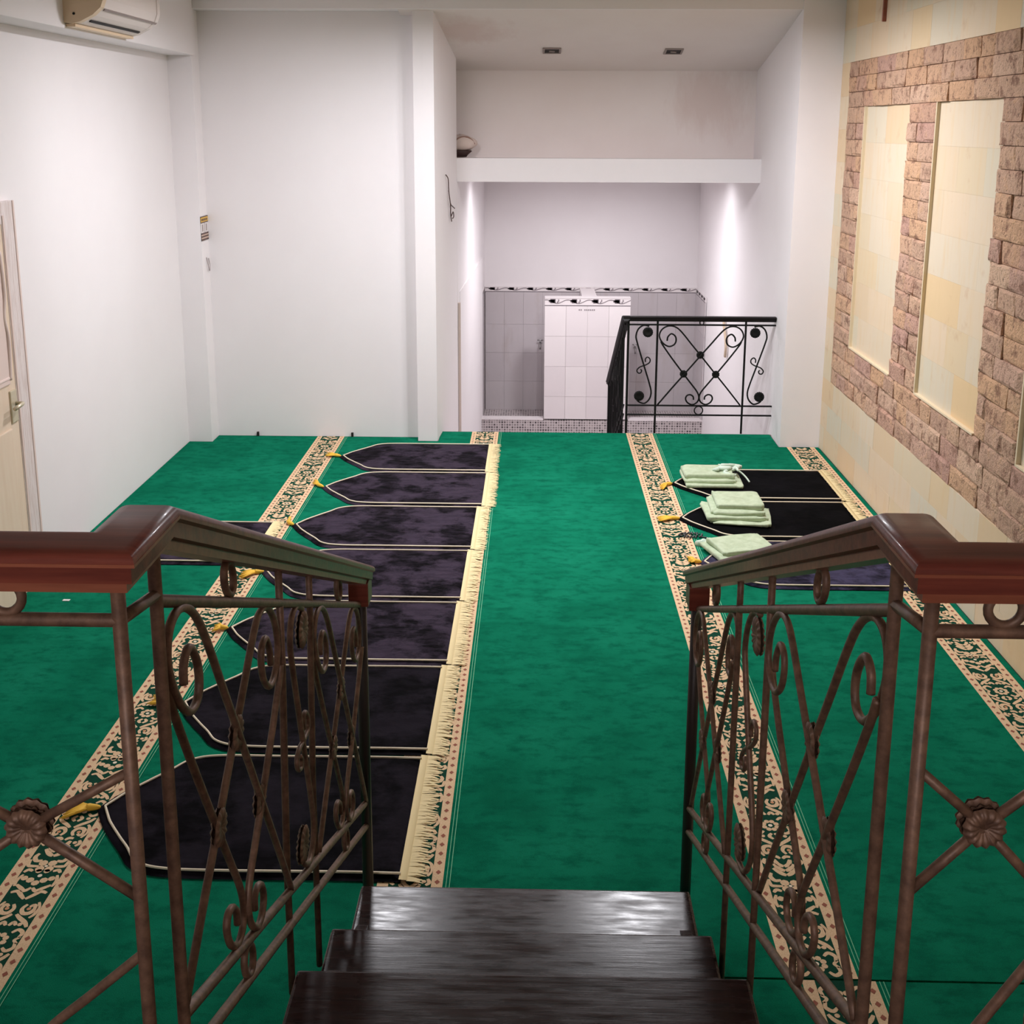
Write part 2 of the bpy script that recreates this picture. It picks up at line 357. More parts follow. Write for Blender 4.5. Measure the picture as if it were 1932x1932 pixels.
# ------------------------------------------------------------------ right stone wall
WR = struct('wall_right', MB().box((1.985, -2.6, -.05), (2.2, 7.45, CZ+.05)), SANDW, 'stone-clad right wall with rough brick frames around cream panels')
Y0W, Y1W = 3.05, 7.20
panels = [(6.03, 6.83), (4.82, 5.61), (3.60, 4.37)]
ZP0, ZP1, ZB0, ZB1 = .81, 2.275, .50, 2.55
# brick meshes: six shapes in a unit frame (x depth 0..-1, y 0..1, z 0..1)
def brick_mesh(k):
    rnd = random.Random(100+k); m = MB(); ny, nzv = 4, 3; vs = []; fs = []
    ys = [0, .12, .5+rnd.uniform(-.12, .12), .88, 1]; zz = [0, .14, .86, 1]
    for j, zc in enumerate(zz):
        for i, yc in enumerate(ys):
            e = i in (0, 4) or j in (0, 3)
            vs.append((-(.70+rnd.uniform(-.10, .1)) if e else -(.88+rnd.uniform(-.14, .14)), yc+(0 if e else rnd.uniform(-.03, .03)), zc+(0 if e else rnd.uniform(-.03, .03))))
    for j in range(3):
        for i in range(4):
            a = j*5+i; fs.append((a, a+5, a+6, a+1))
    b = [(0, 0, 0), (0, 1, 0), (0, 1, 1), (0, 0, 1)]; n = len(vs); vs += b
    fs += [tuple([n, n+1]+[4, 3, 2, 1, 0]), tuple([n+3]+[15, 16, 17, 18, 19]+[n+2]), (n, 0, 5, 10, 15, n+3), (n+1, n+2, 19, 14, 9, 4)]
    m.add(vs, fs); o = m.build('brick', STONE); me = o.data; bpy.data.objects.remove(o); return me
BRK = [brick_mesh(k) for k in range(8)]
def brick(y0, y1, z0, z1, x=1.985, d=.036):
    o = bpy.data.objects.new('brick', random.choice(BRK)); g = .0014
    o.location = (x, y0+g, z0+g); o.scale = (d*random.uniform(.85, 1.2), y1-y0-2*g, z1-z0-2*g); link(o, WR)
def course(y0, y1, z0, z1, lo=.14, hi=.36):
    y = y0
    while y < y1-1e-4:
        w = random.uniform(lo, hi)
        if y1-(y+w) < lo*.75: w = y1-y
        brick(y, y+w, z0, z1); y += w
for (za, zb) in ((ZB0, ZP0), (ZP1, ZB1)):
    for k in range(3): course(Y0W, Y1W, za+(zb-za)/3*k, za+(zb-za)/3*(k+1))
cols = [(6.83, 7.20), (5.61, 6.03), (4.37, 4.82), (3.05, 3.60)]
NC = 15
for (ya, yb) in cols:
    for k in range(NC):
        z0 = ZP0+(ZP1-ZP0)/NC*k; course(ya, yb, z0, z0+(ZP1-ZP0)/NC, .13, .30)
MB().box((1.975, Y0W, ZB0), (1.9855, Y1W, ZB1)).build('mortar_bed', MORTAR, WR)
# sandstone tiles: a unit box scaled per piece
um = MB(); um.cbox((-1, 0, 0), (0, 1, 1), .004); uo = um.build('sandstone_tile', SAND); UT = uo.data; bpy.data.objects.remove(uo)
def stile(y0, y1, z0, z1, x=1.985, d=.010, name='sandstone_tile'):
    o = bpy.data.objects.new(name, UT); g = .0002
    o.location = (x, y0+g, z0+g); o.scale = (d*random.uniform(.985, 1.015), y1-y0-2*g, z1-z0-2*g); link(o, WR)
def tiles(y0, y1, z0, z1, rows, w=.40, x=1.985, d=.010):
    hh = (z1-z0)/rows
    for k in range(rows):
        y = y0; off = w*(.5 if k % 2 else 1)*random.uniform(.75, 1.1); first = True
        while y < y1-1e-4:
            ww = off if first else w*random.uniform(.7, 1.15); first = False
            if y1-(y+ww) < .1: ww = y1-y
            stile(y, y+ww, z0+hh*k, z0+hh*(k+1), x, d); y += ww
tiles(Y0W, 7.39, 0.0, ZB0, 3, .34, d=.028)
tiles(Y0W, 7.39, ZB1, CZ, 2, .36, d=.028)
for k in range(10): stile(7.20, 7.39, ZB0+.205*k, ZB0+.205*(k+1), d=.028)
for (ya, yb) in panels:
    tiles(ya, yb, ZP0, ZP1, 7, .38, x=1.977, d=.006)
    MB().box((1.953, yb-.012, ZP0), (1.977, yb-.001, ZP1)).build('panel_reveal', SANDW, WR)
    MB().box((1.951, ya, ZP0-.001), (1.977, yb-.012, ZP0+.008)).build('panel_sill', SANDW, WR)
tag(MB((1.94, 6.54, 2.73)).cbox((1.936, 6.532, 2.735), (1.958, 6.552, CZ), .003).build('conduit_strip', WOODR), 'thin brown conduit strip at the top of the stone wall', 'conduit')
bpy.data.objects['conduit_strip'].location = (1.94, 6.54, 2.73)

# ------------------------------------------------------------------ carpets
def motif(mc, mp, md, a0, t0, z, ya, yb):
    """one 0.59 m repeat of the woven arabesque, centred on a0, starting at t0 (along y)"""
    def st(pts, w, both=True, mb=mc):
        P = catmull([Vector((p[0], p[1], 0)) for p in pts], 4)
        if min(p.y for p in P)+t0 < ya+.004 or max(p.y for p in P)+t0 > yb-.004: return
        n = len(P); ws = [w*1.35*(.55+.45*math.sin(PI*min(1, max(0, (i+.6)/(n+.2))))) for i in range(n)]
        for sgn in ((1, -1) if both else (1,)):
            mb.stroke([(a0+sgn*p.x, t0+p.y) for p in P], ws, z)
    def dot(a, t, r, mb=mc, both=True, ry=None):
        if not ya+.012 < t0+t < yb-.012: return
        for sgn in ((1, -1) if both and abs(a) > 1e-4 else (1,)): mb.disc((a0+sgn*a, t0+t), r*1.18, z+.0002, 8, ry)
    # palmette with nested chevrons
    for k in range(3): st([(.001, .052+.020*k), (.016, .062+.020*k), (.034-.005*k, .084+.020*k)], .0115)
    dot(.014, .018, .0115); dot(.014, -.010+.002, .0115); dot(0, .005, .0042, mp)
    st([(.022, .030), (.040, .028), (.050, .046), (.044, .062)], .0105)
    st([(.022, -.002+.006), (.042, .004), (.055, -.012+.02), (.058, .034)], .009)
    # pair of scrolls
    st([(.020, .150), (.012, .168), (.022, .186), (.040, .184), (.048, .166), (.040, .152), (.030, .160)], .0105)
    dot(.031, .168, .0055, md)
    st([(.048, .140), (.056, .160), (.056, .190), (.046, .205)], .008)
    st([(.006, .190), (.022, .205), (.044, .222), (.056, .240)], .010)
    # flower of eight petals with a cross
    for k in range(8):
        g = 2*PI*(k+.5)/8; dot(.021*math.cos(g), .290+.021*math.sin(g), .0074, both=False)
    dot(0, .290, .006, mp)
    st([(.026, .262), (.040, .250), (.056, .262), (.052, .280)], .009); st([(.026, .318), (.040, .330), (.056, .318), (.052, .300)], .009)
    # second pair of scrolls, turned
    st([(.020, .430), (.012, .412), (.022, .394), (.040, .396), (.048, .414), (.040, .428), (.030, .420)], .0105)
    dot(.031, .412, .0055, md)
    st([(.006, .390), (.022, .375), (.044, .358), (.056, .340)], .010)
    st([(.048, .440), (.056, .420), (.056, .392), (.046, .376)], .008)
    # buds and cross leading to the next palmette
    st([(.002, .452), (.016, .466), (.034, .484), (.052, .478)], .010)
    st([(.002, .500), (.016, .486), (.032, .498), (.050, .512)], .010)
    dot(0, .520, .010); dot(.020, .532, .010); dot(.040, .540, .009); st([(.054, .505), (.058, .530), (.050, .556)], .008)
    dot(0, .552, .006, mp)
    # small leaves filling the gaps
    st([(.046, .100), (.056, .112), (.050, .128)], .009); st([(.004, .128), (.014, .138), (.028, .136)], .009)
    st([(.004, .222), (.014, .236), (.004, .250)], .009); st([(.004, .345), (.014, .358), (.024, .346)], .009)
    st([(.054, .566), (.044, .578), (.030, .572)], .009); dot(.040, .116, .006); dot(.012, .572, .008); dot(.034, .236, .006); dot(.034, .350, .006)
    st([(.058, .278), (.046, .290), (.058, .302)], .007)
def carpet(label, poly, sx, y0, y1, phase, lines=True, name='carpet_runner', notch=None):
    """poly outline; sx = left edge of the 0.19 m woven strip"""
    o = MB((poly[0][0], poly[0][1], 0)); o.prism(poly, -.010, 0)
    c = o.build(name, GREEN); c.location = (poly[0][0], poly[0][1], 0); tag(c, label, 'carpet', 'green carpet runners')
    org = (poly[0][0], poly[0][1], 0)
    z = .0009
    g = MB(org); g.add([(sx+.033, y0, z), (sx+.157, y0, z), (sx+.157, y1, z), (sx+.033, y1, z)], [(0, 1, 2, 3)]); gr_ = g.build('strip_ground', GROUND, c)
    b = MB(org)
    for s0 in (sx, sx+.157):
        b.add([(s0, y0, z), (s0+.033, y0, z), (s0+.033, y1, z), (s0, y1, z)], [(0, 1, 2, 3)])
    br_ = b.build('strip_border', CREAMY, c)
    d = MB(org); t = y0+.02
    while t < y1-.02:
        for s0 in (sx+.0165, sx+.1735): d.add([(s0-.008, t, z+.0006), (s0, t-.010, z+.0006), (s0+.008, t, z+.0006), (s0, t+.010, z+.0006)], [(0, 1, 2, 3)])
        t += .043
    d.build('diamond_pattern', CDIA, br_)['kind'] = 'stuff'
    mc, mp, md = MB(org), MB(org), MB(org); t = y0+phase-.59
    while t < y1: motif(mc, mp, md, sx+.095, t, z+.0006, y0, y1); t += .59
    for q_ in (mc.build('arabesque_pattern', CREAMY, gr_), mp.build('dot_pattern', PIPE, gr_), md.build('bud_pattern', CPINK, gr_)): q_['kind'] = 'stuff'
    if lines:
        l = MB(org)
        for s0 in (sx+.199, sx+.209): l.add([(s0, y0, z), (s0+.0022, y0, z), (s0+.0022, y1, z), (s0, y1, z)], [(0, 1, 2, 3)])
        l.build('seam_lines', CLINE, c)
    e = MB(org); xs = [p[0] for p in poly]
    far = [p for p in poly if p[1] > y1-.4]; far.sort()
    return c
YN = 1.44
carpet('green carpet runner along the left white wall', [(-2.395, YN), (-1.318, YN), (-1.318, 7.545), (-2.235, 7.545), (-2.235, 7.383), (-2.395, 7.383)], -1.53, YN, 7.545, .25)
carpet('green carpet runner under the left row of black mats', [(-1.317, YN), (-.236, YN), (-.236, 7.70), (-.668, 7.70), (-.668, 7.449), (-.818, 7.449), (-.818, 7.545), (-1.317, 7.545)], -.445, YN, 7.70, .1)
carpet('green carpet runner up the middle, from the steps to the far edge', [(-.235, 2.490), (.868, 2.490), (.868, 7.70), (-.235, 7.70)], .658, 2.490, 7.70, .35)
carpet('green carpet runner along the stone wall, under the right mats', [(.869, 2.490), (1.953, 2.490), (1.953, 7.383), (1.683, 7.383), (1.683, 7.70), (.869, 7.70)], 1.735, 2.490, 7.383, .05, lines=False)
carpet('short green carpet piece under the steps, nearest the viewer', [(-.235, YN), (.915, YN), (.915, 2.483), (-.235, 2.483)], .700, YN, 2.483, .10)
carpet('short green carpet piece right of the steps, by the stone wall', [(.916, YN), (1.953, YN), (1.953, 2.483), (.916, 2.483)], 1.735, YN, 2.483, .2, lines=False)

# ------------------------------------------------------------------ platform and steps
struct('floor_platform', MB().box((-2.4, -2.5, -.01), (1.98, 1.43, .755)), STAIR, 'raised wooden platform at the top of the steps', 'platform')
st = tag(empty('wooden_steps', (-.015, 1.45, 0)), 'dark lacquered wooden steps leading down to the carpet', 'stairs')
OS = (-.015, 1.45, 0)
for (xa, xb, y0, y1, z) in ((-.447, .418, 2.08, 2.575, .185), (-.4485, .408, 1.78, 2.18, .375), (-.447, .417, 1.44, 1.835, .563)):
    tr_ = MB(OS).cbox((xa, y0, z-.035), (xb, y1, z), .006).build('tread', STAIR, st)
    for xq in (xa-.0006, xb-.0024): MB(OS).box((xq, y0+.01, z-.028), (xq+.003, y1-.008, z-.005)).build('pale_edge', STAIRE, tr_)  # paler strip along each end of the tread
for (y0, z0, z1) in ((2.53, 0.004, .150), (2.14, 0.004, .340), (1.79, 0.004, .528)):
    MB(OS).box((-.435, y0-.022, z0), (.402, y0, z1)).build('riser', STAIR, st)
for xa in (-.434, .374):
    MB(OS).add([(xa, 1.44, .004), (xa, 2.50, .004), (xa, 2.50, .149), (xa, 2.12, .339), (xa, 1.77, .527), (xa, 1.44, .527),
                (xa+.027, 1.44, .004), (xa+.027, 2.50, .004), (xa+.027, 2.50, .149), (xa+.027, 2.12, .339), (xa+.027, 1.77, .527), (xa+.027, 1.44, .527)],
               [(0, 1, 2, 3, 4, 5), (11, 10, 9, 8, 7, 6)]+[(i, i+6, (i+1) % 6+6, (i+1) % 6) for i in range(6)]).build('stringer', STAIR, st)

# ------------------------------------------------------------------ wrought-iron railings
def cpan(x, y): return (.5+(x-(950-(y-240)*.0475))/805, (997-y)/719)
SC1 = [(630, 420), (638, 385), (670, 358), (704, 378), (713, 415), (695, 452), (650, 470), (605, 452), (572, 415), (560, 370), (583, 322), (630, 293), (682, 290), (732, 312), (782, 362), (850, 445), (932, 543), (1073, 715), (1170, 832), (1297, 990)]
SC2 = [(572, 425), (592, 462), (670, 572), (777, 712), (850, 805), (898, 868), (916, 918), (900, 962), (855, 986), (812, 970), (793, 936), (805, 906), (835, 897), (863, 914), (866, 942)]
SC1 = [cpan(*p) for p in SC1]; SC2 = [cpan(*p) for p in SC2]
FLW = [cpan(932, 543), cpan(777, 712), cpan(1073, 715)]
def spn(x, y): return (.5+(x-(405-(y-280)*.028))/275, (997-y)/719)
SS = [spn(*p) for p in [(462, 292), (410, 285), (362, 315), (338, 375), (350, 440), (410, 630), (465, 800), (482, 880), (465, 940), (420, 978), (375, 970), (345, 950)]]
SX = [spn(*p) for p in [(428, 608), (427, 582), (447, 565), (470, 582), (468, 610), (440, 630), (410, 641), (372, 655), (347, 682), (357, 706), (381, 706), (391, 686), (381, 674)]]
SR = [spn(450, 345), spn(367, 913)]
def rosette(mb, c, n, r, petals=12, dome=.5, th=.010):
    """scalloped double-layer metal flower at c facing +-n"""
    c = Vector(c); n = Vector(n).normalized(); a = n.orthogonal().normalized(); b = n.cross(a)
    for side in (1, -1):
        N = petals*4; rings = [(0, .0), (.25, .10), (.5, .35), (.75, .42), (.93, .22), (1.0, .02)]; vs = []; fs = []
        for (q, h) in rings:
            for i in range(N):
                g = 2*PI*i/N; sc = 1-.09*q*(.5-.5*math.cos(g*petals))
                rr = r*q*sc; hh = th*(dome*h*2+.3)*(1-.35*q*(.5-.5*math.cos(g*petals)))
                vs.append(c+a*rr*math.cos(g)+b*rr*math.sin(g)+n*side*hh)
        for k in range(len(rings)-1):
            for i in range(N):
                j = (i+1) % N; fs.append((k*N+i, k*N+j, (k+1)*N+j, (k+1)*N+i))
        mb.add(vs, fs)
    return mb
class Run:
    """a straight railing run: pt(s, z) along direction D from O, z upwards"""
    def __init__(r, root, org, O, D, mat, rod=.0055, post=.0085, nrm=(0, 1, 0)):
        r.root, r.org, r.O, r.D, r.mat, r.rod, r.post, r.n = root, org, Vector(O), Vector(D), mat, rod, post, Vector(nrm)
    def pt(r, s, z): return r.O + r.D*s + Vector((0, 0, z))
    def tube(r, name, pts, rad, seg=8):
        MB(r.org).tube(pts, rad, seg).build(name, r.mat, r.root, True, 50)
    def bar(r, name, s0, s1, z, rad=None): r.tube(name, [r.pt(s0, z), r.pt((s0+s1)/2, z), r.pt(s1, z)], rad or r.rod*1.25)
    def up(r, name, s, z0, z1, rad=None): r.tube(name, [r.pt(s, z0), r.pt(s, (z0+z1)/2), r.pt(s, z1)], rad or r.post)
    def ring(r, s, z, R, t=None):
        d = r.D.normalized(); MB(r.org).ring(r.pt(s, z), R, t or r.rod, Vector((d.x, d.y, d.z)), (0, 0, 1), 22, 8).build('ring', r.mat, r.root, True)
    def scrolls(r, s0, s1, z0, z1, nr=.028):
        f = lambda u, w: r.pt(s0+(s1-s0)*u, z0+(z1-z0)*w)
        for mir in (0, 1):
            for P, off in ((SC1, .55), (SC2, -.55)):
                pts = catmull([f(1-u if mir else u, w) for u, w in P], 5)
                o = off*(1 if not mir else -1)*r.rod
                MB(r.org).tube([p+r.n*o for p in pts], r.rod, 8).build('scroll', r.mat, r.root, True)
        for u, w in FLW: rosette(MB(r.org), f(u, w), r.n, nr).build('flower', r.mat, r.root, True)
    def sbend(r, s0, s1, z0, z1, flip=False, R=.038):
        f = lambda u, w: r.pt(s0+(s1-s0)*(1-u if flip else u), z0+(z1-z0)*w)
        for P, k in ((SS, 1), (SX, .8)):
            MB(r.org).tube(catmull([f(u, w) for u, w in P], 5), r.rod*k, 8).build('scroll', r.mat, r.root, True)
        for u, w in SR: rosette(MB(r.org), f(u, w), r.n, R, 16, .7, .009).build('rose', r.mat, r.root, True)
_arc = [(.0365-.016+.016*math.cos(a), -.012+.012*math.sin(a)) for a in [PI/2*k/5 for k in range(6)]]
PROF = [(-.020, -.060), (.020, -.060), (.021, -.047), (.031, -.044), (.031, -.022), (.0365, -.018)]+_arc+[(-x, y) for x, y in _arc[::-1]]+[(-.0365, -.018), (-.031, -.022), (-.031, -.044), (-.021, -.047)]
PROF = [(x, y*.82) for x, y in PROF]
def sweep(mb, path, prof, sc=1.):
    path = [Vector(p) for p in path]; n = len(path); m = len(prof); vs = []; fs = []
    for i, p in enumerate(path):
        d0 = (p-path[i-1]).normalized() if i else (path[1]-p).normalized()
        d1 = (path[i+1]-p).normalized() if i < n-1 else d0
        t = (d0+d1).normalized(); h0 = Vector((d0.x, d0.y, 0)).normalized(); h1 = Vector((d1.x, d1.y, 0)).normalized()
        h = (h0+h1).normalized(); side = Vector((h.y, -h.x, 0)); k = 1/max(.5, h.dot(h0))
        upv = side.cross(t).normalized(); kz = 1/max(.5, t.dot(d0)) if abs(h.dot(h0)) > .999 else 1
        for (a, b) in prof: vs.append(p+side*a*k*sc+upv*b*kz*sc)
    for i in range(n-1):
        for k in range(m):
            k2 = (k+1) % m; fs.append((i*m+k, (i+1)*m+k, (i+1)*m+k2, i*m+k2))
    fs.append(tuple(range(m))); fs.append(tuple(range((n-1)*m, n*m))[::-1])
    return mb.add(vs, fs)
def near_railing(side, X, label, half, xend, zf, zup, zdn):
    org = (X, 1.44, 0); root = tag(empty('stair_railing', org), label, 'railing', 'stair railings')
    SL = -.455; YB, Y1, Y2, YN2 = 1.228, (1.830 if side < 0 else 1.862), (2.078 if side < 0 else 2.142), 2.700
    yr = lambda y: y-YB
    R = Run(root, org, (X, YB, 0), (0, 1, SL), IRON, .0060, .0085, (1, 0, 0))
    zt, zl, zl2 = 1.594, 1.016, .946
    # handrail: level return, corner, slope
    w = side
    ZT = 1.7165
    path = [(X+w*xend, 1.108, ZT), (X, 1.108, ZT), (X, 1.222, ZT), (X, 2.725, ZT-.003-.459*1.503)]
    hr = sweep(MB(org), path, PROF).build('handrail', WOOD, root, True, 30)
    FP = [(-.0215, -.0500), (.0215, -.0500), (.0215, -.0400), (-.0215, -.0400)]
    sweep(MB(org), path, FP).build('rail_fillet', WOODR, hr)
    FP2 = [(-.0372, -.0158), (.0372, -.0158), (.0372, -.0122), (-.0372, -.0122)]
    sweep(MB(org), path[:3], FP2).build('rail_fillet', WOODR, hr)
    # posts
    R.up('post', 0, .755, 1.672)
    MB(org).tube([(X, 1.115, .755), (X, 1.115, 1.2), (X, 1.115, 1.672)], .0085).build('post', IRON, root, True)
    MB(org).tube([(X+w*2*half, 1.115, .755), (X+w*2*half, 1.115, 1.672)], .0085).build('post', IRON, root, True)
    MB(org).tube([(X+w*xend*.8, 1.115, .755), (X+w*xend*.8, 1.115, 1.672)], .0085).build('post', IRON, root, True)
    MB(org).tube([(X, YN2, .001), (X, YN2, .5), (X, YN2, 1.00)], .0150, 10).build('newel_post', NEWEL, root, True)
    MB(org).cbox((X-.026, 2.66, .935), (X+.026, 2.728, 1.0), .004).build('newel_cap', WOOD, root)
    for y, zb in ((Y1, .515 if side < 0 else .462), (Y2, .365 if side < 0 else .282)):
        xo = X+side*.007 if side < 0 else X
        MB(org).tube([(xo, y, zb), (xo, y, .8), (X, y, 1.2), (X, y, 1.668-.459*(y-1.222))], .0068).build('baluster', IRON, root, True)
    R.bar('top_bar', 0, yr(YN2), zt, .0082); R.bar('lower_bar', 0, yr(YN2), zl, .0082); R.bar('lower_bar', 0, yr(YN2), zl2, .0082)
    MB(org).tube([(X, 1.115, 1.622), (X, YB, 1.602)], .0075).build('top_bar', IRON, root, True)
    R.scrolls(0, yr(Y1), zl, zt); R.scrolls(yr(Y2), yr(YN2), zl, zt); R.sbend(yr(Y1), yr(Y2), zl, zt, flip=(side > 0))
    for (a, b) in ((YB, Y1), (Y2, YN2)):
        R.ring((yr(a)+yr(b))/2, (zt+1.666)/2+.002, .026); R.ring((yr(a)+yr(b))/2, (zl+zl2)/2, .028)
    # level run along the platform edge
    H = Run(root, org, (X, 1.115, 0), (w, 0, 0), IRON, .0060, .0085, (0, 1, 0))
    H.bar('top_bar', 0, xend, 1.622, .0080); H.bar('lower_bar', 0, xend, .92, .0075); H.bar('lower_bar', 0, xend, .85, .0075)
    H.ring(half, 1.648, .0185, .0055)
    fc = (half, zf)
    for (sa, za) in ((0, zup), (0, zdn), (2*half, zup), (2*half, zdn)):
        MB(org).tube([H.pt(sa, za), H.pt(*fc)], .0060).build('scroll', IRON, root, True)
    rosette(MB(org), H.pt(*fc), (0, 1, 0), .025, 14, .8, .012).build('flower', IRON, root, True)
    rosette(MB(org), H.pt(*fc)+Vector((0, .012, .002)), (0, 1, 0), .027, 14, .4, .006).build('flower', IRON, root, True)
    a, b = ((0, 1.205), (half*1.0, 1.095)) if side < 0 else ((2*half, 1.23), (half*1.0, 1.10))
    MB(org).tube(catmull([H.pt(*a), H.pt((a[0]+b[0])/2, (a[1]+b[1])/2), H.pt(*b), H.pt(b[0]+(-.02 if side > 0 else .02), b[1]-.035), H.pt(b[0], b[1]-.06)], 6), .0060).build('scroll', IRON, root, True)
    return root
near_railing(-1, -.45, 'brown iron stair railing with wooden handrail on the left of the steps', .124, 1.0, 1.367, 1.440, 1.277)
near_railing(1, .4265, 'brown iron stair railing with wooden handrail on the right of the steps', .078, .9, 1.388, 1.458, 1.302)

# far railing by the stairwell
org = (.66, 7.73, 0); root = tag(empty('stairwell_railing', org), 'black iron railing with scrolls guarding the stairwell at the far floor edge', 'railing')
R = Run(root, org, (.66, 7.73, 0), (1, 0, 0), BLACK, .0058, .0075)
R.up('post', 0, -.17, .815, .009); R.up('post', .205, -.004, .815); R.up('post', .825, -.004, .815)
for z in (.787, .200, .131): R.bar('cross_bar', 0, 1.035, z, .0066)
R.scrolls(.205, .825, .200, .787); R.sbend(0, .205, .200, .787); R.sbend(.825, 1.03, .200, .787, True)
R.ring(.515, .803, .0145, .0042); R.ring(.515, .1655, .030, .0045)
sweep(MB(org), [(.62, 7.73, .848), (1.692, 7.73, .848)], PROF, .72).build('handrail', BLACKW, root, True, 25)
D = Run(root, org, (.640, 7.74, 0), (-.016, 1, -.61), BLACK, .0058, .0075, (1, 0, 0))
D.bar('cross_bar', 0, 1.22, .787, .0066); D.bar('cross_bar', 0, 1.22, .200, .0066); D.bar('cross_bar', 0, 1.22, .131, .0066)
for s in (.10, .22, .34, .46, .58, .70, .82, .94, 1.06): D.up('baluster', s, -.10, .815, .0065)
D.scrolls(.22, .70, .2, .787); D.sbend(.70, .94, .2, .787)
D.up('newel_post', 1.20, -.30, .815, .016)
sweep(MB(org), [(.640, 7.72, .852), (.640-.016*1.24, 8.97, .852-.61*1.24)], PROF, .85).build('handrail', BLACKW, root, True, 25)

# ------------------------------------------------------------------ prayer mats
OUTC = [(0, 0), (.028, .078), (.056, .15), (.112, .262), (.153, .338), (.195, .425), (.25, .475), (.32, .495), (.40, .5), (.46, .5)]
OUT = [(p.x, max(0, min(.5, p.y))) for p in catmull([Vector((a, b, 0)) for a, b in OUTC], 6)]
def hw_at(x, w, L):
    if x >= .45: return .5*w
    for i in range(len(OUT)-1):
        if OUT[i][0] <= x <= OUT[i+1][0]:
            a, b = OUT[i], OUT[i+1]; t = (x-a[0])/max(1e-6, b[0]-a[0]); return (a[1]+(b[1]-a[1])*t)*w
    return .5*w
def inset(w, L, d):
    """half outline moved inwards by d, from the straight end to the apex on the centre line"""
    P = [(x, y*w) for x, y in OUT]; Q = []
    for i, (x, y) in enumerate(P):
        a = P[max(i-1, 0)]; b = P[min(i+1, len(P)-1)]; tx, ty = b[0]-a[0], b[1]-a[1]; l = math.hypot(tx, ty)
        Q.append((x+d*ty/l, y-d*tx/l))
    Q = [q for q in Q if q[1] > .004]
    x0, y0 = Q[0]; x1, y1 = Q[1]; sl = max(.6, (y1-y0)/max(1e-6, x1-x0)); apex = max(.012, x0-y0/sl)
    out = [(apex, 0)]
    for q in Q:
        if q[0] > out[-1][0]+.002 and q[1] >= out[-1][1]-1e-6: out.append((q[0], min(q[1], .5*w-d)))
    n = 14; xl = out[-1][0]
    out += [(xl+(L-xl)*i/n, .5*w-d) for i in range(1, n+1)]
    return out
